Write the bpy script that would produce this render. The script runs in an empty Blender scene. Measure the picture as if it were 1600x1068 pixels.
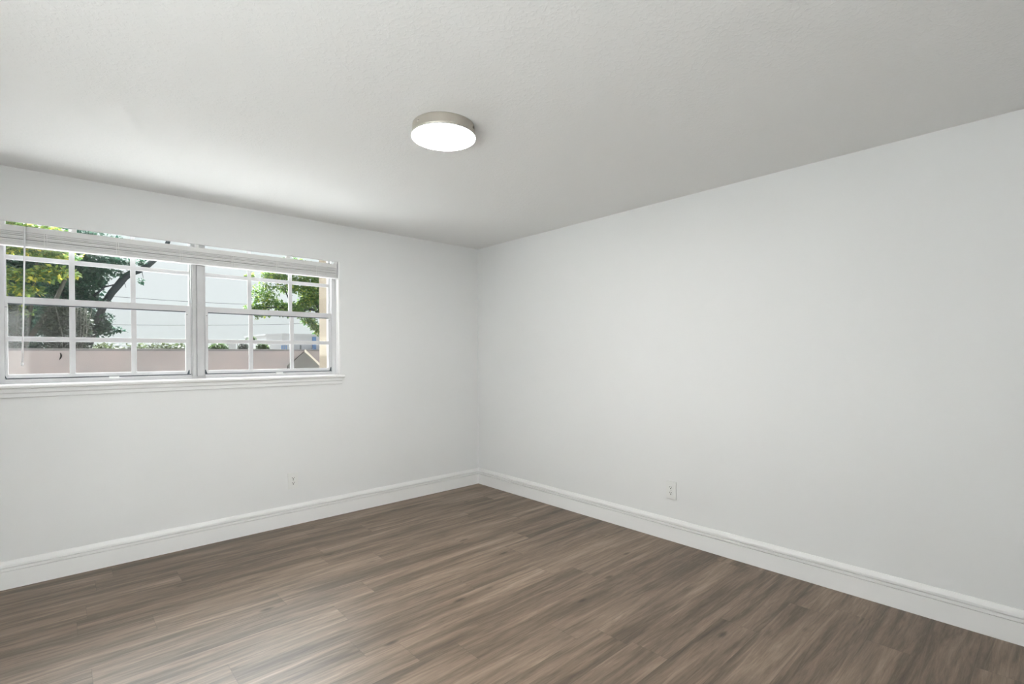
import bpy, bmesh, math, random
from mathutils import Vector, Matrix
scene = bpy.context.scene
COL = scene.collection

# ---------------------------------------------------------------- camera
cam_data = bpy.data.cameras.new('camera')
cam_data.sensor_width = 36.0
cam_data.lens = 17.564
cam_data.shift_y = 23.9 / 1600
cam_data.clip_end = 400
cam = bpy.data.objects.new('camera', cam_data)
COL.objects.link(cam)
yaw, pitch, roll = 0.73843, -0.00417, -0.00495
fw = Vector((math.sin(yaw) * math.cos(pitch), math.cos(yaw) * math.cos(pitch), math.sin(pitch)))
rt = Vector((math.cos(yaw), -math.sin(yaw), 0))
up = rt.cross(fw)
c, s = math.cos(roll), math.sin(roll)
r2, u2 = c * rt + s * up, -s * rt + c * up
M = Matrix((r2, u2, -fw)).transposed().to_4x4()
M.translation = Vector((-3.25235, -4.09998, 1.33338))
cam.matrix_world = M
scene.camera = cam

# ---------------------------------------------------------------- exposure
vs = scene.view_settings
vs.view_transform = 'Standard'
vs.look = 'None'
vs.exposure = 0.06
vs.gamma = 1.0
vs.use_curve_mapping = False

# ---------------------------------------------------------------- world: pale overcast sky, brightest where the sun stands behind the cloud
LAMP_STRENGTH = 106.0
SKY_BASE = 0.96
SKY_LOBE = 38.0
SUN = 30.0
world = bpy.data.worlds.new('sky')
scene.world = world
world.use_nodes = True
wt = world.node_tree
wt.nodes.clear()


def WN(kind, **kw):
    n = wt.nodes.new(kind)
    for k, v in kw.items():
        setattr(n, k, v)
    return n


w_tc = WN('ShaderNodeTexCoord')
w_sep = WN('ShaderNodeSeparateXYZ')
wt.links.new(w_tc.outputs['Generated'], w_sep.inputs[0])
w_ramp = WN('ShaderNodeValToRGB')
w_ramp.color_ramp.elements[0].position = 0.0
w_ramp.color_ramp.elements[0].color = (0.84, 0.89, 0.90, 1)
w_ramp.color_ramp.elements[1].position = 0.35
w_ramp.color_ramp.elements[1].color = (0.93, 0.97, 1.0, 1)
wt.links.new(w_sep.outputs['Z'], w_ramp.inputs[0])
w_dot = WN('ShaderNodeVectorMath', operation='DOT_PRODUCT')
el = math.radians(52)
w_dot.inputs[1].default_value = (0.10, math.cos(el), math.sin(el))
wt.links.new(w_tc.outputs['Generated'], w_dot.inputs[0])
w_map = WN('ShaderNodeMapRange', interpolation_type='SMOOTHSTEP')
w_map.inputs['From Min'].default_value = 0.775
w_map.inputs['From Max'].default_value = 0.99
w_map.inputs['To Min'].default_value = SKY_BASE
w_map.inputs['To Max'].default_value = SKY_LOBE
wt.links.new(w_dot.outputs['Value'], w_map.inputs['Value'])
w_bg = WN('ShaderNodeBackground')
wt.links.new(w_ramp.outputs['Color'], w_bg.inputs['Color'])
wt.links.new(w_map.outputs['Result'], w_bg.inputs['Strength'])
w_out = WN('ShaderNodeOutputWorld')
wt.links.new(w_bg.outputs[0], w_out.inputs[0])

# hazy sun high behind the garden wall; the eave keeps it off the window
sun_data = bpy.data.lights.new('sun', 'SUN')
sun_data.energy = SUN
sun_data.angle = math.radians(4)
sun_data.color = (1.0, 0.99, 0.98)
sun = bpy.data.objects.new('sun', sun_data)
COL.objects.link(sun)
sun.location = (2, 10, 20)
sel, saz = math.radians(63), math.radians(84)
sun.rotation_euler = Vector((math.cos(sel) * math.cos(saz), math.cos(sel) * math.sin(saz), math.sin(sel))).to_track_quat('Z', 'Y').to_euler()

# ================================================================ materials


def mat(name, color, rough=0.6, spec=0.5, metal=0.0, bump=None, var=None, coat=0.0):
    """bump = (scale, strength, distance, detail); var = (scale, colour2, contrast)"""
    m = bpy.data.materials.new(name)
    m.use_nodes = True
    nt = m.node_tree
    b = nt.nodes['Principled BSDF']
    b.inputs['Base Color'].default_value = (*color, 1)
    b.inputs['Roughness'].default_value = rough
    b.inputs['Specular IOR Level'].default_value = spec
    b.inputs['Metallic'].default_value = metal
    b.inputs['Coat Weight'].default_value = coat
    tc = nt.nodes.new('ShaderNodeTexCoord')
    if var:
        n = nt.nodes.new('ShaderNodeTexNoise')
        n.inputs['Scale'].default_value = var[0]
        n.inputs['Detail'].default_value = 5
        nt.links.new(tc.outputs['Object'], n.inputs['Vector'])
        r = nt.nodes.new('ShaderNodeValToRGB')
        r.color_ramp.elements[0].position = 0.5 - var[2]
        r.color_ramp.elements[0].color = (*color, 1)
        r.color_ramp.elements[1].position = 0.5 + var[2]
        r.color_ramp.elements[1].color = (*var[1], 1)
        nt.links.new(n.outputs[0], r.inputs[0])
        nt.links.new(r.outputs[0], b.inputs['Base Color'])
    if bump:
        n = nt.nodes.new('ShaderNodeTexNoise')
        n.inputs['Scale'].default_value = bump[0]
        n.inputs['Detail'].default_value = bump[3]
        nt.links.new(tc.outputs['Object'], n.inputs['Vector'])
        bn = nt.nodes.new('ShaderNodeBump')
        bn.inputs['Strength'].default_value = bump[1]
        bn.inputs['Distance'].default_value = bump[2]
        nt.links.new(n.outputs[0], bn.inputs['Height'])
        nt.links.new(bn.outputs[0], b.inputs['Normal'])
    return m


MT = {}
MT['wall'] = mat('painted_wall', (0.82, 0.825, 0.825), 0.75, 0.25, bump=(90, 0.10, 0.002, 3))
MT['trim'] = mat('white_trim_paint', (0.90, 0.90, 0.895), 0.38, 0.5)
MT['vinyl'] = mat('white_window_metal', (0.68, 0.68, 0.695), 0.42, 0.5, var=(14, (0.64, 0.64, 0.655), 0.2))
MT['mullion'] = mat('grey_white_mullion_metal', (0.58, 0.58, 0.59), 0.45, 0.5, var=(9, (0.52, 0.52, 0.53), 0.2))
MT['blind'] = mat('blind_slat_white', (0.74, 0.74, 0.735), 0.45, 0.5)
MT['cord'] = mat('blind_cord', (0.80, 0.80, 0.79), 0.8, 0.2)
MT['wand'] = mat('clear_wand_plastic', (0.86, 0.86, 0.88), 0.15, 0.6)
MT['gasket'] = mat('dark_weatherstrip', (0.035, 0.05, 0.065), 0.6)
MT['outlet'] = mat('outlet_plastic', (0.82, 0.825, 0.81), 0.3, 0.5)
MT['slot'] = mat('outlet_slot_dark', (0.03, 0.03, 0.03), 0.7)
MT['screw'] = mat('screw_metal', (0.45, 0.43, 0.40), 0.35, 0.5, 0.9)
MT['nickel'] = mat('brushed_nickel', (0.50, 0.465, 0.41), 0.42, 0.5, 0.55, bump=(160, 0.05, 0.001, 2))
MT['speck'] = mat('dark_speck', (0.02, 0.017, 0.015), 0.7)

# ceiling: knockdown plaster
m = mat('ceiling_plaster', (0.84, 0.84, 0.835), 0.85, 0.2)
nt = m.node_tree
tc = nt.nodes.new('ShaderNodeTexCoord')
n1 = nt.nodes.new('ShaderNodeTexNoise')
n1.inputs['Scale'].default_value = 62
n1.inputs['Detail'].default_value = 4
n1.inputs['Distortion'].default_value = 0.6
nt.links.new(tc.outputs['Object'], n1.inputs['Vector'])
r1 = nt.nodes.new('ShaderNodeValToRGB')
r1.color_ramp.elements[0].position = 0.50
r1.color_ramp.elements[1].position = 0.60
nt.links.new(n1.outputs[0], r1.inputs[0])
bn = nt.nodes.new('ShaderNodeBump')
bn.inputs['Strength'].default_value = 0.22
bn.inputs['Distance'].default_value = 0.0025
nt.links.new(r1.outputs[0], bn.inputs['Height'])
nt.links.new(bn.outputs[0], nt.nodes['Principled BSDF'].inputs['Normal'])
MT['ceiling'] = m


def emission(name, color, strength):
    mm = bpy.data.materials.new(name)
    mm.use_nodes = True
    t = mm.node_tree
    t.nodes.clear()
    e = t.nodes.new('ShaderNodeEmission')
    e.inputs[0].default_value = (*color, 1)
    e.inputs[1].default_value = strength
    o = t.nodes.new('ShaderNodeOutputMaterial')
    t.links.new(e.outputs[0], o.inputs[0])
    return mm


MT['lamp'] = emission('lit_diffuser', (1.0, 0.985, 0.95), LAMP_STRENGTH)


def glass(name, tint, haze):
    """thin window pane: clear transmission, fresnel reflection, a little diffuse haze"""
    mm = bpy.data.materials.new(name)
    mm.use_nodes = True
    t = mm.node_tree
    t.nodes.clear()
    tr = t.nodes.new('ShaderNodeBsdfTransparent')
    tr.inputs[0].default_value = (*tint, 1)
    gl = t.nodes.new('ShaderNodeBsdfGlossy')
    gl.inputs['Roughness'].default_value = 0.02
    fr = t.nodes.new('ShaderNodeFresnel')
    gm = t.nodes.new('ShaderNodeNewGeometry')     # the back face of the thin pane must reflect like the front
    ir = t.nodes.new('ShaderNodeMapRange')
    ir.inputs['To Min'].default_value = 1.25
    ir.inputs['To Max'].default_value = 1 / 1.25
    t.links.new(gm.outputs['Backfacing'], ir.inputs['Value'])
    t.links.new(ir.outputs[0], fr.inputs[0])
    mx = t.nodes.new('ShaderNodeMixShader')
    t.links.new(fr.outputs[0], mx.inputs[0])
    t.links.new(tr.outputs[0], mx.inputs[1])
    t.links.new(gl.outputs[0], mx.inputs[2])
    df = t.nodes.new('ShaderNodeBsdfDiffuse')
    df.inputs[0].default_value = (0.8, 0.8, 0.8, 1)
    nz = t.nodes.new('ShaderNodeTexNoise')
    nz.inputs['Scale'].default_value = 5
    nz.inputs['Detail'].default_value = 6
    tcc = t.nodes.new('ShaderNodeTexCoord')
    t.links.new(tcc.outputs['Object'], nz.inputs['Vector'])
    mr = t.nodes.new('ShaderNodeMapRange')
    mr.inputs['From Min'].default_value = 0.3
    mr.inputs['From Max'].default_value = 0.7
    mr.inputs['To Min'].default_value = haze * 0.6
    mr.inputs['To Max'].default_value = haze * 1.4
    t.links.new(nz.outputs[0], mr.inputs['Value'])
    m2 = t.nodes.new('ShaderNodeMixShader')
    t.links.new(mr.outputs[0], m2.inputs[0])
    t.links.new(mx.outputs[0], m2.inputs[1])
    t.links.new(df.outputs[0], m2.inputs[2])
    o = t.nodes.new('ShaderNodeOutputMaterial')
    t.links.new(m2.outputs[0], o.inputs[0])
    return mm


MT['glass'] = glass('window_glass', (0.96, 0.975, 0.97), 0.01)
MT['hazy_glass'] = glass('hazy_window_glass', (0.93, 0.945, 0.94), 0.035)  # lower panes, with a stronger pale haze mixed in


def floor_material():
    mm = bpy.data.materials.new('oak_vinyl_plank')
    mm.use_nodes = True
    t = mm.node_tree
    b = t.nodes['Principled BSDF']

    def N(kind, **kw):
        n = t.nodes.new(kind)
        for k, v in kw.items():
            setattr(n, k, v)
        return n

    def math_(op, a, bb=None):
        n = N('ShaderNodeMath', operation=op)
        for i, v in enumerate((a, bb)):
            if v is None:
                continue
            if isinstance(v, (int, float)):
                n.inputs[i].default_value = v
            else:
                t.links.new(v, n.inputs[i])
        return n.outputs[0]

    g = N('ShaderNodeNewGeometry')
    sp = N('ShaderNodeSeparateXYZ')
    t.links.new(g.outputs['Position'], sp.inputs[0])
    X, Y = sp.outputs['X'], sp.outputs['Y']
    PW, PL = 0.182, 1.22
    rowf = math_('DIVIDE', math_('ADD', Y, 20.05), PW)
    row = math_('FLOOR', rowf)
    wr = N('ShaderNodeTexWhiteNoise', noise_dimensions='1D')
    t.links.new(row, wr.inputs['W'])
    colf = math_('ADD', math_('DIVIDE', math_('ADD', X, 20.0), PL), math_('MULTIPLY', wr.outputs['Value'], 5.37))
    colr = math_('FLOOR', colf)
    pid = math_('ADD', math_('MULTIPLY', row, 13.7), math_('MULTIPLY', colr, 3.31))
    wp = N('ShaderNodeTexWhiteNoise', noise_dimensions='1D')
    t.links.new(pid, wp.inputs['W'])
    rnd = wp.outputs['Value']

    def grain(sx, sy, detail, dist, off, zoff=37.0):
        cb = N('ShaderNodeCombineXYZ')
        t.links.new(math_('ADD', math_('MULTIPLY', X, sx), math_('MULTIPLY', rnd, off)), cb.inputs['X'])
        t.links.new(math_('MULTIPLY', Y, sy), cb.inputs['Y'])
        t.links.new(math_('MULTIPLY', rnd, zoff), cb.inputs['Z'])
        n = N('ShaderNodeTexNoise')
        n.inputs['Scale'].default_value = 1.0
        n.inputs['Detail'].default_value = detail
        n.inputs['Roughness'].default_value = 0.55
        n.inputs['Distortion'].default_value = dist
        t.links.new(cb.outputs[0], n.inputs['Vector'])
        return n.outputs[0]

    broad = grain(0.75, 10.0, 2, 0.5, 1.2, 0.35)
    mid = grain(3.0, 42.0, 5, 1.3, 91.0)
    fine = grain(16.0, 240.0, 4, 0.6, 23.0)
    v = math_('ADD', math_('MULTIPLY', broad, 0.52), math_('MULTIPLY', mid, 0.34))
    v = math_('ADD', v, math_('MULTIPLY', fine, 0.14))
    v = math_('ADD', v, math_('MULTIPLY', math_('SUBTRACT', rnd, 0.5), 0.035))
    # dark knots
    cb = N('ShaderNodeCombineXYZ')
    t.links.new(math_('MULTIPLY', X, 1.9), cb.inputs['X'])
    t.links.new(math_('MULTIPLY', Y, 5.5), cb.inputs['Y'])
    vo = N('ShaderNodeTexVoronoi')
    vo.inputs['Scale'].default_value = 1.0
    vo.inputs['Randomness'].default_value = 1.0
    t.links.new(cb.outputs[0], vo.inputs['Vector'])
    kn = N('ShaderNodeMapRange', interpolation_type='SMOOTHSTEP')
    kn.inputs['From Min'].default_value = 0.015
    kn.inputs['From Max'].default_value = 0.10
    kn.inputs['To Min'].default_value = 0.16
    kn.inputs['To Max'].default_value = 0.0
    t.links.new(vo.outputs['Distance'], kn.inputs['Value'])
    v = math_('SUBTRACT', v, kn.outputs[0])
    rp = N('ShaderNodeValToRGB')
    cr = rp.color_ramp
    cr.elements[0].position = 0.28
    cr.elements[0].color = (0.040, 0.025, 0.0145, 1)
    cr.elements[1].position = 0.72
    cr.elements[1].color = (0.410, 0.306, 0.224, 1)
    e = cr.elements.new(0.43)
    e.color = (0.111, 0.077, 0.050, 1)
    e = cr.elements.new(0.56)
    e.color = (0.223, 0.160, 0.113, 1)
    t.links.new(v, rp.inputs[0])
    # seams between planks
    fy = math_('FRACT', rowf)
    fx = math_('FRACT', colf)
    dy = math_('MULTIPLY', math_('MINIMUM', fy, math_('SUBTRACT', 1.0, fy)), PW)
    dx = math_('MULTIPLY', math_('MINIMUM', fx, math_('SUBTRACT', 1.0, fx)), PL)
    d = math_('MINIMUM', dy, dx)
    sm = N('ShaderNodeMapRange', interpolation_type='SMOOTHSTEP')
    sm.inputs['From Min'].default_value = 0.0004
    sm.inputs['From Max'].default_value = 0.0020
    sm.inputs['To Min'].default_value = 0.72
    sm.inputs['To Max'].default_value = 1.0
    t.links.new(d, sm.inputs['Value'])
    mx = N('ShaderNodeMix', data_type='RGBA', blend_type='MULTIPLY')
    mx.inputs[0].default_value = 1.0
    t.links.new(rp.outputs[0], mx.inputs[6])
    t.links.new(sm.outputs[0], mx.inputs[7])
    t.links.new(mx.outputs[2], b.inputs['Base Color'])
    rr = N('ShaderNodeMapRange')
    rr.inputs['From Min'].default_value = 0.3
    rr.inputs['From Max'].default_value = 0.7
    rr.inputs['To Min'].default_value = 0.47
    rr.inputs['To Max'].default_value = 0.40
    t.links.new(v, rr.inputs['Value'])
    t.links.new(rr.outputs[0], b.inputs['Roughness'])
    b.inputs['Specular IOR Level'].default_value = 0.6
    bn_ = N('ShaderNodeBump')
    bn_.inputs['Strength'].default_value = 0.12
    bn_.inputs['Distance'].default_value = 0.001
    t.links.new(math_('MULTIPLY', v, sm.outputs[0]), bn_.inputs['Height'])
    t.links.new(bn_.outputs[0], b.inputs['Normal'])
    return mm


MT['floor'] = floor_material()


def block_material():
    """painted concrete block with thin pale joints in 0.2 m courses"""
    mm = mat('painted_block', (0.086, 0.069, 0.048), 0.85, 0.2, bump=(60, 0.2, 0.003, 3))
    t = mm.node_tree
    b = t.nodes['Principled BSDF']
    g = t.nodes.new('ShaderNodeNewGeometry')
    sp = t.nodes.new('ShaderNodeSeparateXYZ')
    t.links.new(g.outputs['Position'], sp.inputs[0])
    cb = t.nodes.new('ShaderNodeCombineXYZ')
    ad = t.nodes.new('ShaderNodeMath')
    ad.operation = 'ADD'
    t.links.new(sp.outputs['X'], ad.inputs[0])
    t.links.new(sp.outputs['Y'], ad.inputs[1])
    t.links.new(ad.outputs[0], cb.inputs['X'])
    a2 = t.nodes.new('ShaderNodeMath')
    a2.operation = 'ADD'
    a2.inputs[1].default_value = 0.06
    t.links.new(sp.outputs['Z'], a2.inputs[0])
    t.links.new(a2.outputs[0], cb.inputs['Y'])
    br = t.nodes.new('ShaderNodeTexBrick')
    br.inputs['Scale'].default_value = 1.0
    br.inputs['Brick Width'].default_value = 0.8
    br.inputs['Row Height'].default_value = 0.2
    br.inputs['Mortar Size'].default_value = 0.006
    br.inputs['Color1'].default_value = (0.175, 0.150, 0.118, 1)
    br.inputs['Color2'].default_value = (0.080, 0.064, 0.045, 1)
    br.inputs['Mortar'].default_value = (0.14, 0.118, 0.087, 1)
    t.links.new(cb.outputs[0], br.inputs['Vector'])
    t.links.new(br.outputs['Color'], b.inputs['Base Color'])
    return mm


MT['block'] = block_material()
MT['stucco'] = mat('pinkish_stucco', (0.225, 0.186, 0.180), 0.9, 0.15, bump=(14, 0.25, 0.01, 5), var=(1.3, (0.185, 0.160, 0.157), 0.12))
MT['coping'] = mat('weathered_coping', (0.11, 0.10, 0.10), 0.9, 0.15, var=(4, (0.08, 0.076, 0.075), 0.2))
MT['bounce_concrete'] = mat('whitewashed_bounce_concrete', (0.78, 0.78, 0.775), 0.9, 0.2, var=(2, (0.73, 0.73, 0.725), 0.2))  # white surface for the unseen reflectors added around the house
MT['bounce_paving'] = mat('pale_bounce_paving', (0.74, 0.74, 0.735), 0.9, 0.2, var=(2, (0.69, 0.69, 0.685), 0.2))  # pale slab surface, added out of view to bounce sun indoors
MT['lawn'] = mat('dry_lawn', (0.105, 0.105, 0.085), 0.95, 0.1, var=(3, (0.13, 0.125, 0.10), 0.2))
MT['fascia'] = mat('eave_paint', (0.78, 0.77, 0.74), 0.7)
MT['shed_face'] = mat('grey_shed_face', (0.105, 0.098, 0.092), 0.85, 0.2, var=(3, (0.09, 0.085, 0.08), 0.2))
MT['shed_rake'] = mat('pale_rake_board', (0.42, 0.37, 0.31), 0.7)
MT['shed_roof'] = mat('weathered_shed_roof', (0.22, 0.20, 0.19), 0.85)
MT['bldg'] = mat('white_building_wall', (0.50, 0.50, 0.55), 0.8, var=(0.4, (0.47, 0.47, 0.52), 0.2))
MT['blue'] = mat('blue_paint', (0.10, 0.20, 0.42), 0.6)
MT['dark'] = mat('dark_metal', (0.07, 0.08, 0.09), 0.6)
MT['wire'] = mat('cable_grey', (0.09, 0.10, 0.105), 0.9, 0.1)
MT['pole'] = mat('weathered_pole_wood', (0.16, 0.15, 0.14), 0.9, var=(5, (0.11, 0.105, 0.10), 0.2))
MT['bark'] = mat('grey_bark', (0.026, 0.033, 0.037), 0.9, 0.15, bump=(30, 0.5, 0.01, 4), var=(8, (0.015, 0.020, 0.023), 0.2))
MT['pale_stem'] = mat('pale_shrub_stem', (0.065, 0.065, 0.055), 0.9, 0.2)


def leaf_material(name, c1, c2, c3=None):
    mm = bpy.data.materials.new(name)
    mm.use_nodes = True
    t = mm.node_tree
    b = t.nodes['Principled BSDF']
    g = t.nodes.new('ShaderNodeNewGeometry')
    r = t.nodes.new('ShaderNodeValToRGB')
    r.color_ramp.elements[0].color = (*c1, 1)
    r.color_ramp.elements[1].color = (*c2, 1)
    if c3:
        e_ = r.color_ramp.elements.new(0.8)
        e_.color = (*c2, 1)
        r.color_ramp.elements[2].color = (*c3, 1)
    t.links.new(g.outputs['Random Per Island'], r.inputs[0])
    t.links.new(r.outputs[0], b.inputs['Base Color'])
    b.inputs['Roughness'].default_value = 0.5
    b.inputs['Specular IOR Level'].default_value = 0.25
    tl = t.nodes.new('ShaderNodeBsdfTranslucent')
    t.links.new(r.outputs[0], tl.inputs[0])
    mx = t.nodes.new('ShaderNodeMixShader')
    mx.inputs[0].default_value = 0.45
    o = t.nodes['Material Output']
    t.links.new(b.outputs[0], mx.inputs[1])
    t.links.new(tl.outputs[0], mx.inputs[2])
    t.links.new(mx.outputs[0], o.inputs[0])
    return mm


MT['leaf_dark'] = leaf_material('dark_oak_leaf', (0.014, 0.050, 0.038), (0.042, 0.100, 0.062))
MT['leaf_yellow'] = leaf_material('yellow_green_leaf', (0.035, 0.095, 0.035), (0.20, 0.27, 0.06), (0.60, 0.50, 0.07))
MT['leaf_grey'] = leaf_material('grey_green_leaf', (0.020, 0.030, 0.022), (0.045, 0.058, 0.036))
MT['leaf_mid'] = leaf_material('mid_green_leaf', (0.035, 0.105, 0.030), (0.14, 0.23, 0.050), (0.34, 0.38, 0.06))
MT['leaf_hedge'] = leaf_material('olive_hedge_leaf', (0.035, 0.05, 0.022), (0.075, 0.09, 0.042))
MT['leaf_lime'] = leaf_material('bright_bush_leaf', (0.018, 0.05, 0.010), (0.06, 0.10, 0.022))

# ================================================================ mesh helpers


class MB:
    """collects shapes and links them as ONE mesh object"""

    def __init__(self):
        self.bm = bmesh.new()

    def box(self, x0, x1, y0, y1, z0, z1, bevel=0.0):
        m_ = Matrix.Translation(((x0 + x1) / 2, (y0 + y1) / 2, (z0 + z1) / 2)) @ Matrix.Diagonal((x1 - x0, y1 - y0, z1 - z0, 1))
        r_ = bmesh.ops.create_cube(self.bm, size=1, matrix=m_)
        if bevel:
            es = list({e for v in r_['verts'] for e in v.link_edges})
            bmesh.ops.bevel(self.bm, geom=es, offset=bevel, segments=2, profile=0.7, affect='EDGES')
        return self

    def prism(self, pts, a, b, axis):
        """pts = closed 2D profile extruded from a to b along axis ('x' -> pts are (y,z), 'y' -> (x,z), 'z' -> (x,y))"""
        def P(u, v, w):
            return {'x': (w, u, v), 'y': (u, w, v), 'z': (u, v, w)}[axis]
        va = [self.bm.verts.new(P(u, v, a)) for u, v in pts]
        vb = [self.bm.verts.new(P(u, v, b)) for u, v in pts]
        fs = [self.bm.faces.new(va), self.bm.faces.new(vb[::-1])]
        n = len(pts)
        for i in range(n):
            fs.append(self.bm.faces.new((va[i], vb[i], vb[(i + 1) % n], va[(i + 1) % n])))
        bmesh.ops.recalc_face_normals(self.bm, faces=fs)
        return self

    def lathe(self, prof, centre, segs=64, axis='z'):
        """prof = (radius, height) from one pole to the other"""
        rings = []
        for r_, h_ in prof:
            if r_ < 1e-6:
                rings.append([self._ax(centre, 0, 0, h_, axis)])
            else:
                rings.append([self._ax(centre, r_ * math.cos(2 * math.pi * i / segs), r_ * math.sin(2 * math.pi * i / segs), h_, axis) for i in range(segs)])
        vr = [[self.bm.verts.new(p) for p in ring] for ring in rings]
        fs = []
        for a, b in zip(vr[:-1], vr[1:]):
            for i in range(segs):
                j = (i + 1) % segs
                if len(a) == 1 and len(b) == 1:
                    continue
                if len(a) == 1:
                    fs.append(self.bm.faces.new((a[0], b[j], b[i])))
                elif len(b) == 1:
                    fs.append(self.bm.faces.new((a[i], a[j], b[0])))
                else:
                    fs.append(self.bm.faces.new((a[i], a[j], b[j], b[i])))
        bmesh.ops.recalc_face_normals(self.bm, faces=fs)
        for f in fs:
            f.smooth = True
        return self

    @staticmethod
    def _ax(c_, u, v, h_, axis):
        if axis == 'z':
            return (c_[0] + u, c_[1] + v, c_[2] + h_)
        if axis == 'y':
            return (c_[0] + u, c_[1] + h_, c_[2] + v)
        return (c_[0] + h_, c_[1] + u, c_[2] + v)

    def tube(self, pts, radii, segs=8):
        pts = [Vector(p) for p in pts]
        if isinstance(radii, (int, float)):
            radii = [radii] * len(pts)
        rings = []
        ref = Vector((0.31, 0.17, 0.93)).normalized()
        for i, p in enumerate(pts):
            t_ = (pts[min(i + 1, len(pts) - 1)] - pts[max(i - 1, 0)]).normalized()
            if abs(t_.dot(ref)) > 0.97:
                ref = Vector((0.9, 0.3, 0.1)).normalized()
            a = t_.cross(ref).normalized()
            b = t_.cross(a)
            rings.append([self.bm.verts.new(p + radii[i] * (math.cos(2 * math.pi * k / segs) * a + math.sin(2 * math.pi * k / segs) * b)) for k in range(segs)])
        fs = []
        for a, b in zip(rings[:-1], rings[1:]):
            for k in range(segs):
                fs.append(self.bm.faces.new((a[k], a[(k + 1) % segs], b[(k + 1) % segs], b[k])))
        fs.append(self.bm.faces.new(rings[0][::-1]))
        fs.append(self.bm.faces.new(rings[-1]))
        bmesh.ops.recalc_face_normals(self.bm, faces=fs)
        for f in fs:
            f.smooth = True
        return self

    def leaf(self, p, size, rng, droop=0.3):
        d_ = Vector((rng.gauss(0, 1), rng.gauss(0, 1), rng.gauss(-droop, 0.6))).normalized()
        n_ = Vector((rng.gauss(0, .6), rng.gauss(0, .6), 1)).normalized()
        sd = d_.cross(n_)
        if sd.length < 1e-3:
            return
        sd.normalize()
        nn = sd.cross(d_)
        L, W = size, size * 0.30
        p = Vector(p)
        v0 = self.bm.verts.new(p)
        v1 = self.bm.verts.new(p + d_ * L * .5 + sd * W + nn * L * .07)
        v2 = self.bm.verts.new(p + d_ * L)
        v3 = self.bm.verts.new(p + d_ * L * .5 - sd * W + nn * L * .07)
        self.bm.faces.new((v0, v1, v2))
        self.bm.faces.new((v0, v2, v3))

    def build(self, name, material, parent=None, origin=None):
        me = bpy.data.meshes.new(name)
        o = bpy.data.objects.new(name, me)
        COL.objects.link(o)
        if parent is not None:
            base = parent
            off = Vector((0, 0, 0))
            while base is not None:
                off += base.location
                base = base.parent
            bmesh.ops.translate(self.bm, verts=self.bm.verts, vec=-off)
            o.parent = parent
        elif origin is not None:
            bmesh.ops.translate(self.bm, verts=self.bm.verts, vec=-Vector(origin))
            o.location = origin
        self.bm.to_mesh(me)
        self.bm.free()
        me.materials.append(material)
        return o


def tag(o, label, cat, group=None):
    o['label'] = label
    o['category'] = cat
    if group:
        o['group'] = group
    return o


def thing(name, label, cat, loc, group=None):
    o = bpy.data.objects.new(name, None)
    COL.objects.link(o)
    o.location = loc
    o.empty_display_size = 0.1
    return tag(o, label, cat, group)


def struct(o):
    o['kind'] = 'structure'
    return o


# ================================================================ room shell
H = 2.44
RX0, RY0 = -4.45, -4.95          # far left and rear extents of the room
OX0, OX1 = -3.503, -1.497        # clear window opening
OZ0, OZ1 = 1.178, 2.126
HX0, HX1, HZ0, HZ1 = OX0 - 0.012, OX1 + 0.012, 1.15, 2.215

struct(MB().box(RX0 - .2, .2, RY0 - .2, .2, -.12, 0).build('floor', MT['floor']))
struct(MB().box(RX0 - .2, .2, RY0 - .2, .2, H, H + .12).build('ceiling', MT['ceiling']))
w = MB()
w.box(RX0 - .2, HX0, 0, .2, 0, H).box(HX1, .2, 0, .2, 0, H)
w.box(HX0, HX1, 0, .2, 0, HZ0).box(HX0, HX1, 0, .2, HZ1, H)
w.box(HX0, HX1, 0, .018, OZ1, HZ1)
struct(w.build('wall_left', MT['wall']))
struct(MB().box(0, .2, RY0 - .2, 0, 0, H).build('wall_right', MT['wall']))
DY0, DY1, DZ = -4.35, -2.40, 2.06          # unseen glazed door added in the side wall for fill daylight
EX0, EX1 = -4.25, -3.42                    # unseen glazed door added in the back wall for fill daylight
w = MB()
w.box(RX0 - .2, RX0, RY0 - .2, DY0, 0, H).box(RX0 - .2, RX0, DY1, 0, 0, H).box(RX0 - .2, RX0, DY0, DY1, DZ, H)
struct(w.build('wall_side', MT['wall']))
w = MB()
w.box(RX0, EX0, RY0 - .2, RY0, 0, H).box(EX1, 0, RY0 - .2, RY0, 0, H).box(EX0, EX1, RY0 - .2, RY0, DZ, H)
struct(w.build('wall_back', MT['wall']))


def fill_door(name, half, loc, turn):
    # built along X about the origin (outside towards +Y), then turned into its wall
    root = bpy.data.objects.new(name, None)
    COL.objects.link(root)
    struct(root)

    def part(mb, pname, m_, par):
        me = bpy.data.meshes.new(pname)
        o = bpy.data.objects.new(pname, me)
        COL.objects.link(o)
        mb.bm.to_mesh(me)
        mb.bm.free()
        me.materials.append(m_)
        o.parent = par
        return o
    f_ = MB()
    f_.box(-half, -half + .05, .04, .16, 0, DZ).box(half - .05, half, .04, .16, 0, DZ)
    f_.box(-half + .05, half - .05, .04, .16, DZ - .05, DZ).box(-half + .05, half - .05, .04, .16, 0, .03)
    part(f_, 'door_frame', MT['vinyl'], root)
    for a_, b_, yo in ((-half + .05, .03, .105), (-.03, half - .05, .06)):
        p_ = MB()
        p_.box(a_, a_ + .06, yo, yo + .035, .03, DZ - .05).box(b_ - .06, b_, yo, yo + .035, .03, DZ - .05)
        p_.box(a_ + .06, b_ - .06, yo, yo + .035, .03, .11).box(a_ + .06, b_ - .06, yo, yo + .035, DZ - .11, DZ - .05)
        sa = part(p_, 'sliding_panel', MT['vinyl'], root)
        part(MB().box(a_ + .06, b_ - .06, yo + .015, yo + .020, .11, DZ - .11), 'pane', MT['glass'], sa)
    root.location = loc
    root.rotation_euler = (0, 0, math.radians(turn))


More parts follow.
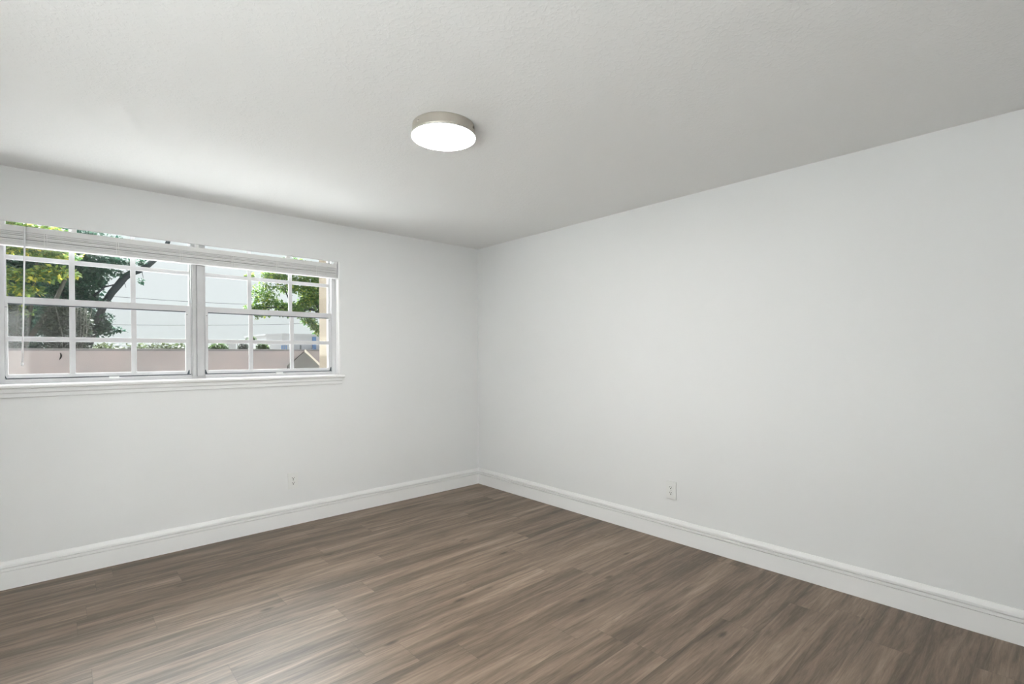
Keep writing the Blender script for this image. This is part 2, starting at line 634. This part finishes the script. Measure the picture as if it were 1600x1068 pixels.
fill_door('fill_door_1', (DY1 - DY0) / 2, (RX0, (DY0 + DY1) / 2, 0), 90)
fill_door('fill_door_2', (EX1 - EX0) / 2, ((EX0 + EX1) / 2, RY0, 0), 180)

# baseboards: flat board, two beads and a sloping cap
BB = [(0, 0), (.016, 0), (.016, .101), (.0060, .1010), (.0050, .1070), (.0160, .1080), (.0160, .120), (.0040, .1210), (.0030, .1280),
      (.0145, .1295), (.0140, .137), (.0095, .147), (.0065, .155), (.0045, .159), (0, .160)]
struct(MB().prism([(-d, z) for d, z in BB], RX0, 0, 'x').build('baseboard_left', MT['trim']))
struct(MB().prism([(-d, z) for d, z in BB], RY0, 0, 'y').build('baseboard_right', MT['trim']))
bs = MB().prism([(RX0 + d, z) for d, z in BB], RY0, DY0, 'y').prism([(RX0 + d, z) for d, z in BB], DY1, 0, 'y')
struct(bs.build('baseboard_side', MT['trim']))
bs = MB().prism([(RY0 + d, z) for d, z in BB], RX0, EX0, 'x').prism([(RY0 + d, z) for d, z in BB], EX1, 0, 'x')
struct(bs.build('baseboard_back', MT['trim']))

# ---------------------------------------------------------------- window trim
t1 = struct(MB().box(OX1, HX1, -.002, .056, OZ0, OZ1, .001).box(HX0, OX0, -.002, .056, OZ0, OZ1, .001).build('trim_1', MT['trim']))      # jamb liners
t2 = MB()   # flat casing painted with the wall
t2.box(HX1, HX1 + .030, -.003, 0, OZ0, OZ1 + .075, .0008).box(HX0 - .030, HX0, -.003, 0, OZ0, OZ1 + .075, .0008)
t2.box(HX0, HX1, -.003, 0, OZ1, OZ1 + .075, .0008)
struct(t2.build('trim_2', MT['wall']))
# stool with rounded nosing, horns past the opening
st = [(.056, 1.154), (-.030, 1.154), (-.036, 1.157), (-.039, 1.163), (-.039, 1.169), (-.036, 1.175), (-.030, 1.178), (.056, 1.178)]
struct(MB().prism(st, HX0 - .026, HX1 + .026, 'x').build('trim_3', MT['trim']))
ap = [(0, 1.100), (-.010, 1.100), (-.013, 1.104), (-.013, 1.124), (-.016, 1.127), (-.019, 1.131), (-.019, 1.150), (-.016, 1.154), (0, 1.154)]
struct(MB().prism(ap, HX0 - .015, HX1 + .012, 'x').build('trim_4', MT['wall']))

# ---------------------------------------------------------------- windows (two single-hung units side by side)


def window(name, fx0, fx1, lg, ug, mv):
    """fx: clear frame interior; lg / ug: glass extent of lower / upper sash; mv: vertical muntin centres"""
    root = bpy.data.objects.new(name, None)
    COL.objects.link(root)
    root.location = ((fx0 + fx1) / 2, .1, OZ0)
    struct(root)
    zt = 2.172
    f = MB()
    f.box(fx0 - .024, fx0, .056, .16, OZ0, HZ1, .001) if fx0 < -3 else None
    f.box(fx1, fx1 + .036, .056, .16, OZ0, HZ1, .001) if fx1 > -2 else None
    f.box(fx0, fx1, .056, .16, zt + .012, HZ1, .001)
    f.prism([(.048, 1.178), (.048, 1.196), (.058, 1.206), (.16, 1.206), (.16, 1.178)], fx0, fx1, 'x')
    # inner track lips
    f.box(fx0, fx0 + .006, .085, .091, 1.206, zt + .012)
    f.box(fx1 - .006, fx1, .085, .091, 1.206, zt + .012)
    f.build('window_frame', MT['vinyl'], root)
    # upper sash
    us = bpy.data.objects.new('upper_sash', None)
    COL.objects.link(us)
    us.parent = root
    y0, y1 = .092, .118
    a = MB()
    a.box(fx0 + .001, ug[0], y0, y1, 1.655, zt, .0015).box(ug[1], fx1 - .001, y0, y1, 1.655, zt, .0015)
    a.box(ug[0], ug[1], y0, y1, 1.655, 1.690, .0015).box(ug[0], ug[1], y0, y1, zt - .014, zt + .01, .0015)
    a.build('sash_frame', MT['vinyl'], us)
    g = MB()
    for xm in mv:
        g.box(xm - .014, xm + .014, y0, y0 + .012, 1.690, zt - .014, .002)
    g.build('muntin', MT['vinyl'], us)
    MB().box(ug[0], ug[1], y0 + .001, y0 + .011, 1.916, 1.944, .002).build('muntin', MT['vinyl'], us)
    MB().box(ug[0] - .004, ug[1] + .004, y0 + .0125, y0 + .0165, 1.688, zt - .012).build('pane', MT['glass'], us)
    # lower sash
    ls = bpy.data.objects.new('lower_sash', None)
    COL.objects.link(ls)
    ls.parent = root
    y0, y1 = .060, .084
    a = MB()
    a.box(fx0 + .001, lg[0], y0, y1, 1.2115, 1.694, .0015).box(lg[1], fx1 - .001, y0, y1, 1.2115, 1.694, .0015)
    a.box(lg[0], lg[1], y0, y1, 1.654, 1.694, .0015).box(lg[0], lg[1], y0, y1, 1.2115, 1.234, .0015)
    a.build('sash_frame', MT['vinyl'], ls)
    MB().box(lg[0], lg[1], y0 - .003, y0 + .004, 1.6905, 1.6935).build('rail_lip', MT['vinyl'], ls)
    g = MB()
    for xm in mv:
        g.box(xm - .0145, xm + .0145, y0, y0 + .010, 1.234, 1.654, .002)
    g.build('muntin', MT['vinyl'], ls)
    MB().box(lg[0], lg[1], y0 + .001, y0 + .009, 1.430, 1.459, .002).build('muntin', MT['vinyl'], ls)
    MB().box(lg[0] - .004, lg[1] + .004, y0 + .0105, y0 + .0145, 1.232, 1.656).build('pane', MT['hazy_glass'], ls)
    q = MB().box(fx0 + .002, fx1 - .002, y0 - .0015, y1 - .002, 1.2055, 1.2112)
    q.build('weatherstrip', MT['gasket'], ls)
    gm = MB()
    for sx in (lg[0] - .0075, lg[1] + .0075):
        gm.box(sx - .005, sx + .005, y0 - .001, y0 + .004, 1.630, 1.6325)
    gm.box(lg[0], lg[1], y0 - .0005, y0 + .0095, 1.6485, 1.6545)
    gm.build('glazing_bead', MT['gasket'], ls)
    for sx, sg in ((lg[0] - .012, 1), (lg[1] + .012, -1)):
        MB().prism([(sx - sg * .009, 1.212), (sx + sg * .006, 1.212), (sx + sg * .002, 1.222), (sx - sg * .004, 1.240), (sx - sg * .009, 1.240)], y0 - .003, y0 + .001, 'y').build('corner_pivot', MT['gasket'], ls)
    xm = lg[0] + (lg[1] - lg[0]) * .55
    k = MB().box(xm - .026, xm + .026, .044, .062, 1.196, 1.209, .002)
    k.build('sash_lift', MT['trim'], ls)
    return root


window('window_1', -3.479, -2.548, (-3.466, -2.580), (-3.474, -2.555), (-3.181, -2.873))
window('window_2', -2.462, -1.533, (-2.443, -1.559), (-2.452, -1.546), (-2.158, -1.856))
mu = MB().box(-2.548, -2.462, .058, .16, 1.178, HZ1, .002)
mu.box(-2.540, -2.518, .050, .06, 1.200, HZ1 - .002, .002)
mu.box(-2.514, -2.470, .046, .06, 1.196, HZ1 - .002, .003)
struct(mu.build('trim_5', MT['mullion']))

# speck on the glass of the lower left pane
sp = MB()
cv = [(-3.240 + .010 * math.sin(i / 7 * 2.6) - .004, .0655, 1.317 + .0065 * i) for i in range(8)]
sp.tube(cv, [.001, .0028, .0042, .0048, .0048, .0045, .0038, .0018], 8)
tag(sp.build('dark_speck', MT['speck'], origin=cv[0]), 'small dark curved speck clinging to the lower left window pane', 'speck')

# ================================================================ raised mini blind
bl = thing('window_blind', 'white slat blind pulled up in a stack across the window head', 'window blind', (-2.5, .02, 1.985))
BX0, BX1 = OX0 + .006, OX1 - .006
hr = MB()
hr.prism([(.002, 2.072), (.002, 2.102), (.006, 2.1055), (.044, 2.1055), (.048, 2.102), (.048, 2.072), (.044, 2.0685), (.006, 2.0685)], BX0 + .004, BX1 - .004, 'x')
hr.build('headrail', MT['blind'], bl)
rng = random.Random(4)
zs = 2.0672
for th in (.0074, .0060, .0092, .0066, .0088, .0072):
    dy, dx, tl = rng.uniform(-.003, .003), rng.uniform(-.002, .002), rng.uniform(-.0006, .0006)
    a, b = .003 + dy, .045 + dy
    zb = zs - th
    sl = MB()
    sl.prism([(a, zb - tl), (a + .0012, zb - tl - .0003), ((a + b) / 2, zb + .0008), (b, zb + tl), (b, zs + tl), ((a + b) / 2, zs + .0008), (a + .0012, zs - tl + .0003), (a, zs - tl)], BX0 + .003 + dx, BX1 - .003 + dx, 'x')
    sl.build('slat', MT['blind'], bl)
    zs = zb - rng.uniform(.0022, .0036)
br_ = MB()
br_.box(BX0 + .001, BX1 - .001, -.0015, .048, 1.986, 2.0060, .004)
br_.build('bottom_rail', MT['blind'], bl)
for x in (-3.305, -2.965, -2.62, -2.30, -1.99, -1.68):
    cd = MB().box(x - .002, x + .002, -.0042, -.0030, 1.992, 2.071)
    cd.tube([(x + .010, -.005, 2.070), (x + .0108, -.006, 2.03), (x + .009, -.006, 1.998)], .0012, 6)
    cd.build('ladder_cord', MT['cord'], bl)
for x in (OX0 + .018, -3.171, -2.52, -1.90, OX1 - .018):
    bk = MB().box(x - .013, x + .013, .006, .040, 2.1052, 2.1255, .002)
    bk.build('mounting_bracket', MT['trim'], bl)
wd = MB()
wd.tube([(-3.388, -.010, 2.090), (-3.391, -.014, 1.9), (-3.397, -.015, 1.6), (-3.4035, -.016, 1.30)], .0042, 10)
wd.lathe([(0, -.012), (.0045, -.010), (.0068, -.004), (.0066, .004), (.0042, .010), (0, .012)], (-3.4037, -.016, 1.297), 12)
wand = wd.build('tilt_wand', MT['wand'], bl)
hk = MB().tube([(-3.388, .004, 2.096), (-3.388, -.008, 2.099), (-3.388, -.0125, 2.094), (-3.388, -.010, 2.086)], .002, 8)
hk.build('hook', MT['trim'], wand)

# ================================================================ ceiling light
LX, LY = -1.8653, -2.0937
li = thing('ceiling_light', 'round flush ceiling light with nickel band and glowing white diffuser', 'ceiling light', (LX, LY, H))
R1, R2 = .1475, .1535
MB().lathe([(0, -.0005), (R1, -.0005), (R1 + .0010, -.004), (R1 + .0018, -.040), (R1 + .0022, -.0500), (R1 - .004, -.0510), (0, -.0510)], (LX, LY, H), 96).build('housing', MT['nickel'], li)
MB().lathe([(R1 - .006, -.0512), (R2 - .001, -.0512), (R2, -.0522), (R2, -.0560), (R2 - .0006, -.0566), (R2 - .0012, -.0566), (R2 - .0012, -.0540), (R1 - .006, -.0540)], (LX, LY, H), 96).build('diffuser_rim', MT['trim'], li)
MB().lathe([(0, -.0545), (R2 - .0014, -.0545), (R2 - .0014, -.0567), (R2 * .5, -.0580), (0, -.0584)], (LX, LY, H), 96).build('diffuser', MT['lamp'], li)
for k in range(3):
    a = math.radians(184 + 120 * k)
    d_ = Vector((math.cos(a), math.sin(a), 0))
    b_ = Vector((LX, LY, H - .022)) + d_ * (R1 + .0005)
    MB().tube([b_, b_ + d_ * .0045, b_ + d_ * .006], [.0050, .0050, .0034], 12).build('screw', MT['screw'], li)

# ================================================================ electrical outlets


def outlet(label, loc, axis):
    """built facing -Y at the origin, then turned for the other wall"""
    root = thing('electrical_outlet', label, 'outlet', loc, 'wall outlets')
    rp = MB().box(-.039, .039, -.0085, 0, -.0635, .0635, .003)
    parts = []

    def part(mb, name, m_, par):
        me = bpy.data.meshes.new(name)
        o = bpy.data.objects.new(name, me)
        COL.objects.link(o)
        mb.bm.to_mesh(me)
        mb.bm.free()
        me.materials.append(m_)
        o.parent = par
        return o
    part(rp, 'wall_plate', MT['outlet'], root)
    for s_ in (1, -1):
        z = s_ * .0195
        r_ = MB()
        pts = []
        for i in range(24):
            a = 2 * math.pi * i / 24
            pts.append((max(-.0168, min(.0168, .0195 * math.cos(a))), z + max(-.0143, min(.0143, .0195 * math.sin(a)))))
        r_.prism(pts, -.0110, -.008, 'y')
        rc = part(r_, 'receptacle', MT['outlet'], root)
        for sx, hh in ((-.0064, .0075), (.0064, .0065)):
            part(MB().box(sx - .0018, sx + .0018, -.0115, -.0108, z + .0045 - hh / 2, z + .0045 + hh / 2), 'slot', MT['slot'], rc)
        g_ = MB().lathe([(0, -.0116), (.0040, -.0116), (.0040, -.0108), (0, -.0108)], (0, 0, z - .0070), 12, 'y')
        part(g_, 'ground_hole', MT['slot'], rc)
    part(MB().lathe([(0, -.0098), (.0022, -.0096), (.0030, -.0088), (.0030, -.008), (0, -.008)], (0, 0, 0), 12, 'y'), 'screw', MT['screw'], root)
    if axis == 'x':
        root.rotation_euler = (0, 0, math.radians(-90))
    return root


outlet('white duplex outlet on the window wall, below the window', (-1.877, 0, .350), 'y')
outlet('white duplex outlet on the long right wall without window', (0, -2.220, .361), 'x')

# ================================================================ outside: ground, eave, walls
GZ = -.22
struct(MB().box(-60, 60, -40, 90, GZ - .3, GZ - .02).build('ground', MT['lawn']))
struct(MB().box(-10, 3, .2, 4.6, GZ - .1, GZ).build('bounce_concrete', MT['bounce_paving']))  # unseen pale slab, added to bounce sun up through the window
struct(MB().box(-10, 3, -9, .2, GZ - .1, GZ).build('bounce_terrace', MT['bounce_concrete']))  # unseen white slab, added to bounce light in through the added doors
struct(MB().box(-3.75, -1.25, .2, .72, 1.03, 1.125, .006).build('bounce_ledge', MT['bounce_concrete']))     # unseen masonry ledge added outside to bounce sun up to the ceiling
struct(MB().box(RX0 - .6, .6, RY0 - .6, .90, H + .12, H + .30).build('roof', MT['fascia']))  # unseen roof, its eave added to keep sun off the window
struct(MB().box(-1.2, -1.0, .2, 1.18, GZ, H + .12).build('wall_wing', MT['block']))

struct(MB().box(-8.5, 3, -9.2, -9.0, GZ, 3.2).build('wall_bounce_rear', MT['bounce_concrete']))  # unseen white wall, added to reflect sun in through the back opening
struct(MB().box(-8.7, -8.5, -9.2, -.2, GZ, 2.8).build('wall_bounce_side', MT['bounce_concrete']))  # unseen white wall, added to reflect light in through the side opening

gw = thing('garden_wall', 'long pinkish grey stucco wall closing off the yard outside', 'wall', (-1.5, 8.1, GZ))
MB().box(-9, 6, 8.0, 8.2, GZ, 1.455).build('wall_body', MT['stucco'], gw)
MB().box(-9, 6, 7.97, 8.23, 1.455, 1.495, .006).build('coping', MT['coping'], gw)

# gable-shaped buttress standing against the garden wall
sh = thing('wall_buttress', 'grey gable-shaped buttress with pale sloping coping at the right end of the yard wall', 'buttress', (1.08, 7.94, GZ))
ax, az = 1.082, 1.465
MB().prism([(.70, GZ), (1.40, GZ), (1.40, 1.12), (ax, az - .02), (.70, 1.12)], 7.94, 7.999, 'y').build('buttress_body', MT['shed_face'], sh)
MB().prism([(ax - .01, az - .03), (ax + .33, 1.10), (ax + .33, 1.165), (ax, az + .025)], 7.90, 7.985, 'y').build('coping', MT['shed_rake'], sh)

# ---------------------------------------------------------------- vegetation


def blob_leaves(mb, rng, blobs, size, droop=.3, inside=None):
    for (cx, cy, cz, rx, ry, rz, n) in blobs:
        for _ in range(n):
            v = Vector((rng.gauss(0, 1), rng.gauss(0, 1), rng.gauss(0, 1))).normalized() * (rng.random() ** .45)
            p = (cx + v.x * rx, cy + v.y * ry, cz + v.z * rz)
            if inside and not inside(p):
                continue
            mb.leaf(p, size * rng.uniform(.7, 1.35), rng, droop)


rng = random.Random(11)
# big dark tree with the leaning limb
tr = thing('oak_tree', 'large dark-leaved tree with a long bare leaning limb behind the garden wall', 'tree', (-3.0, 11, GZ))
MB().tube([(-3.0, 11, GZ), (-2.92, 11, .8), (-2.80, 11, 1.5), (-2.64, 11, 1.97)], [.20, .17, .13, .10], 10).build('trunk', MT['bark'], tr)
lm = MB()
lm.tube([(-2.64, 11, 1.95), (-2.52, 11, 2.30), (-2.41, 11, 2.62), (-2.29, 11, 2.86), (-2.165, 11, 3.05), (-2.05, 11, 3.24), (-1.92, 11, 3.36), (-1.78, 11, 3.43), (-1.62, 11, 3.55), (-1.41, 11, 3.79), (-1.2, 11, 4.15), (-1.05, 11, 4.6)],
        [.085, .070, .072, .075, .078, .078, .075, .070, .066, .060, .05, .035], 10)
lm.tube([(-1.80, 11, 3.42), (-1.70, 11, 3.47), (-1.56, 11, 3.50)], [.05, .035, .02], 8)
lm.build('limb', MT['bark'], tr)
for pts, r0 in (([(-2.62, 11, 2.75), (-2.42, 10.95, 2.98), (-2.25, 10.95, 3.04), (-2.08, 10.95, 3.12), (-2.14, 10.95, 3.32)], .026),
                ([(-2.9, 11, 1.7), (-3.1, 11, 2.4), (-3.2, 11, 3.2), (-3.1, 11, 4.4)], .09),
                ([(-2.52, 11, 2.32), (-2.36, 10.9, 2.26), (-2.22, 10.9, 2.30)], .016),
                ([(-2.60, 11, 2.06), (-2.36, 10.9, 1.98), (-2.16, 10.9, 1.99)], .014),
                ([(-2.08, 11, 3.22), (-2.02, 11, 3.00)], .012),
                ([(-1.72, 11, 3.47), (-1.68, 11, 3.24)], .010)):
    MB().tube(pts, [r0 * (1 - .7 * i / (len(pts) - 1)) for i in range(len(pts))], 8).build('branch', MT['bark'], tr)
fo = MB()
blob_leaves(fo, rng, [(-2.98, 11.4, 3.35, .62, .8, .95, 7000), (-3.05, 11.4, 2.25, .58, .8, .80, 6500), (-3.1, 11.5, 4.2, 1.0, .9, .6, 3500),
                      (-2.62, 11.2, 2.70, .14, .3, .10, 260), (-2.55, 11.2, 3.25, .22, .3, .30, 420), (-2.3, 11.1, 3.62, .26, .3, .12, 420), (-1.98, 11, 3.62, .14, .2, .10, 190),
                      (-1.95, 11, 3.40, .06, .1, .07, 30), (-2.35, 11, 3.32, .26, .25, .16, 150), (-2.10, 11, 3.33, .10, .1, .07, 40), (-1.72, 11, 3.66, .08, .1, .09, 60), (-1.74, 11, 3.20, .05, .1, .10, 22),
                      (-2.42, 11, 2.62, .12, .2, .10, 120), (-2.40, 11, 2.26, .16, .2, .14, 110), (-2.45, 11, 1.98, .28, .2, .16, 320), (-2.16, 11, 1.97, .12, .1, .06, 40), (-2.5, 11.1, 2.1, .16, .25, .25, 320)], .085)
fo.build('foliage', MT['leaf_dark'], tr)

# yellow-green tree in front, left of the window view
yt = thing('yellow_green_tree', 'yellow-green leafy tree at the left edge of the window view', 'tree', (-3.75, 9.6, GZ))
for pts in ([(-3.75, 9.6, GZ), (-3.72, 9.6, 1.6), (-3.6, 9.6, 2.6), (-3.5, 9.6, 3.6)], [(-3.73, 9.6, 1.4), (-4.0, 9.6, 2.4), (-4.2, 9.6, 3.2)], [(-3.72, 9.6, 1.6), (-3.3, 9.65, 2.4), (-3.1, 9.65, 3.0)]):
    MB().tube(pts, [.05, .04, .03, .018][:len(pts)], 8).build('stem', MT['pale_stem'], yt)
fo = MB()
bl_ = []
for (x, y, z, n) in ((-3.95, 9.5, 3.45, 450), (-3.5, 9.5, 3.40, 450), (-3.2, 9.5, 3.38, 260), (-4.0, 9.5, 2.95, 400), (-3.55, 9.5, 2.95, 420), (-3.25, 9.5, 3.05, 300), (-3.75, 9.5, 2.65, 260), (-3.4, 9.5, 3.85, 500), (-3.9, 9.5, 3.9, 500), (-3.9, 9.5, 2.25, 140)):
    bl_.append((x, y, z, .36, .35, .11, int(n * 1.25)))
blob_leaves(fo, rng, bl_, .095, .15)
fo.build('foliage', MT['leaf_yellow'], yt)

# dense green tree mass and grey shrubs behind it
gt = thing('leafy_tree', 'dense grey-green tree filling the gap behind the yellow-green tree', 'tree', (-4.3, 13.3, GZ))
MB().tube([(-4.3, 13.3, GZ), (-4.25, 13.3, 1.2), (-4.1, 13.3, 2.8)], [.14, .11, .06], 8).build('trunk', MT['bark'], gt)
fo = MB()
blob_leaves(fo, rng, [(-4.45, 13.4, 3.55, 1.0, .75, 1.1, 5200), (-3.65, 13.5, 3.2, .8, .7, 1.2, 5200), (-4.3, 13.4, 2.3, 1.2, .7, .9, 5200), (-4.3, 13.4, 1.35, 1.25, .7, .7, 3600)], .12)
fo.build('foliage', MT['leaf_dark'], gt)
for k, (x, y, lab) in enumerate(((-4.05, 8.75, 'grey-green shrub with pale stems above the garden wall at the far left'), (-3.12, 8.75, 'grey-green shrub with pale crossing stems above the wall beside the blind wand'))):
    sb = thing('shrub', lab, 'shrub', (x, y, GZ), 'shrubs behind the garden wall')
    for j in range(6):
        a = rng.uniform(-.3, .3)
        MB().tube([(x + a * .3, y, GZ), (x + a * .5, y - .03, 1.2), (x + a + .04, y - .08, 1.8), (x + a * 1.1 + .12 * rng.uniform(-.6, 1), y - .12, 2.35)], [.013, .011, .008, .005], 6).build('stem', MT['pale_stem'], sb)
    fo = MB()
    blob_leaves(fo, rng, [(x, y + .1, 1.95, .40, .2, .5, 3000), (x, y + .1, 1.4, .38, .2, .45, 1600)], .07)
    fo.build('foliage', MT['leaf_grey'], sb)

# bright tree on the right
rt_ = thing('bright_tree', 'bright green open-crowned tree seen through the right window unit', 'tree', (3.9, 13, GZ))
MB().tube([(3.9, 13, GZ), (3.85, 13, 1.5), (3.7, 13, 2.4), (3.4, 13, 3.0), (3.0, 13, 3.5)], [.16, .14, .11, .08, .05], 10).build('trunk', MT['bark'], rt_)
for pts, r0 in (([(3.6, 13, 2.6), (3.2, 12.9, 2.9), (2.6, 12.9, 2.88), (2.0, 12.9, 2.92), (1.3, 12.9, 2.85)], .05),
                ([(2.55, 12.9, 2.88), (2.35, 12.8, 3.15), (2.22, 12.8, 3.45), (2.2, 12.8, 3.9)], .032),
                ([(3.4, 12.9, 3.0), (3.05, 12.9, 2.55), (3.3, 12.9, 2.2)], .025),
                ([(2.9, 12.9, 2.88), (2.75, 12.9, 2.75), (3.1, 12.9, 2.4)], .018)):
    MB().tube(pts, [r0 * (1 - .7 * i / (len(pts) - 1)) for i in range(len(pts))], 8).build('branch', MT['bark'], rt_)
fo = MB()
blob_leaves(fo, rng, [(1.65, 13, 3.30, .42, .4, .42, 620), (1.5, 13, 2.86, .30, .3, .13, 330), (1.20, 13, 2.86, .22, .2, .07, 60), (1.22, 13, 3.86, .13, .2, .09, 110), (1.98, 13, 3.95, .45, .4, .24, 900), (2.45, 13, 2.92, .5, .4, .20, 1150),
                      (2.65, 13, 3.75, .30, .3, .35, 500), (2.2, 13, 3.55, .5, .4, .22, 260), (1.95, 13, 3.05, .3, .3, .2, 260), (3.15, 13, 3.55, .5, .5, .55, 1800), (3.5, 13, 3.1, .45, .4, .4, 1000), (2.9, 13, 3.05, .25, .3, .25, 500), (3.3, 13, 4.15, .7, .5, .35, 1500),
                      (2.45, 13, 4.3, .6, .5, .3, 1000), (3.05, 13, 2.52, .28, .2, .13, 260), (3.25, 13, 2.34, .22, .2, .13, 240), (3.35, 13, 2.17, .12, .2, .10, 110), (2.78, 13, 2.68, .14, .2, .07, 60), (1.45, 13, 2.60, .10, .1, .10, 45), (1.75, 13, 2.66, .25, .1, .05, 40), (2.2, 13, 2.68, .3, .1, .05, 50)], .095)
fo.build('foliage', MT['leaf_mid'], rt_)


def bush(name, label, x, y, z0, rx, rz, n, size, m_, group=None):
    b_ = thing(name, label, 'tree' if 'tree' in name else 'bush', (x, y, GZ), group)
    MB().tube([(x, y, GZ), (x, y, z0 - rz * .4), (x + .1, y, z0)], [.12, .09, .05], 8).build('trunk', MT['pole'], b_)
    f_ = MB()
    blob_leaves(f_, rng, [(x, y, z0, rx, rx * .8, rz, n), (x - rx * .4, y, z0 - rz * .5, rx * .7, rx * .6, rz * .7, n // 3), (x + rx * .35, y, z0 - rz * .5, rx * .7, rx * .6, rz * .7, n // 3)], size)
    f_.build('foliage', m_, b_)


hedge = tag(MB().build('far_hedge', MT['leaf_hedge']), 'distant olive tree line over the wall in the left window unit', 'hedge')
hb = MB()
blob_leaves(hb, rng, [(x * .5 - 3.2, 30 + rng.uniform(-.5, .5), 1.35 + rng.uniform(-.1, .12), .65, .6, .75, 420) for x in range(12)], .22)
blob_leaves(hb, rng, [(x * .5 - 3.2, 30, .35, .65, .6, .62, 160) for x in range(12)], .26)
for x in range(6):
    hb.tube([(x - 3.0, 30, GZ - .02), (x - 3.0, 30, 1.0)], .05, 6)
hb.bm.to_mesh(hedge.data)
hb.bm.free()
bush('small_tree', 'small lime-green tree over the wall left of the utility pole', 4.75, 34, 1.9, .55, .35, 700, .20, MT['leaf_lime'])
bush('round_bush', 'round bright green bush over the wall right of the utility pole', 7.5, 34, 1.95, .42, .42, 800, .18, MT['leaf_lime'])
bush('young_tree', 'young tree with a small tuft standing taller than the round bush', 7.35, 36, 2.62, .25, .14, 140, .2, MT['leaf_lime'])
bush('pale_tree', 'faint pale tree over the wall between pole and round bush', 6.05, 33.2, 2.0, .26, .26, 160, .2, MT['leaf_grey'])

# ---------------------------------------------------------------- buildings, pole and cables beyond the wall
bd = thing('white_building', 'long white flat-roofed building with blue stripes far behind the garden wall', 'building', (12.4, 44, GZ))
MB().prism([(9.95, 41.5), (10.75, 40), (16.5, 40), (16.5, 48), (9.95, 48)], GZ, 3.12, 'z').build('building_wall', MT['bldg'], bd)
MB().prism([(9.87, 41.5), (10.72, 39.9), (16.6, 39.9), (16.6, 48.1), (9.87, 48.1)], 3.12, 3.27, 'z').build('parapet', MT['bldg'], bd)
for x in (10.72, 10.90, 11.08):
    MB().box(x - .05, x + .05, 39.94, 40.0, 1.0, 2.26).build('stripe', MT['blue'], bd)
MB().box(13.25, 13.55, 39.85, 40.02, 1.0, 3.02).build('door_panel', MT['blue'], bd)
pb = MB().box(11.95, 12.05, 39.2, 39.3, GZ, 2.28)
pb.build('downpipe', MT['dark'], bd)
MB().box(11.4, 15.5, 39.0, 39.9, 1.66, 1.82).build('loading_ledge', MT['dark'], bd)

lb = thing('low_white_building', 'low white box-like building over the wall beside the utility pole', 'building', (5.65, 37, GZ))
MB().box(5.45, 6.35, 36.2, 38.5, GZ, 2.27).build('building_wall', MT['bldg'], lb)
MB().box(5.40, 6.40, 36.1, 38.6, 2.27, 2.36).build('roof', MT['bldg'], lb)
pl = thing('utility_pole', 'thin dark pole standing beyond the garden wall', 'pole', (6.16, 35, GZ))
MB().tube([(6.16, 35, GZ), (6.16, 35, 2.52)], [.05, .04], 8).build('pole_shaft', MT['pole'], pl)
MB().box(5.95, 6.37, 34.97, 35.03, 2.40, 2.44).build('crossarm', MT['pole'], pl)


def cable(z_fn, lab):
    pts = []
    for i in range(25):
        x = -12 + i * 1.5
        pts.append((x, 20, z_fn(x)))
    o = MB().tube(pts, .010, 6).build('power_cable', MT['wire'], origin=pts[0])
    tag(o, lab, 'cable', 'overhead cables')


cable(lambda x: 3.60 + .0043 * x + .0052 * (x - 1) ** 2 - .006, 'upper of the two thin cables strung across the sky outside')
cable(lambda x: 2.60 + .030 * x + .0040 * (x - 0) ** 2, 'lower of the two thin cables strung across the sky outside')
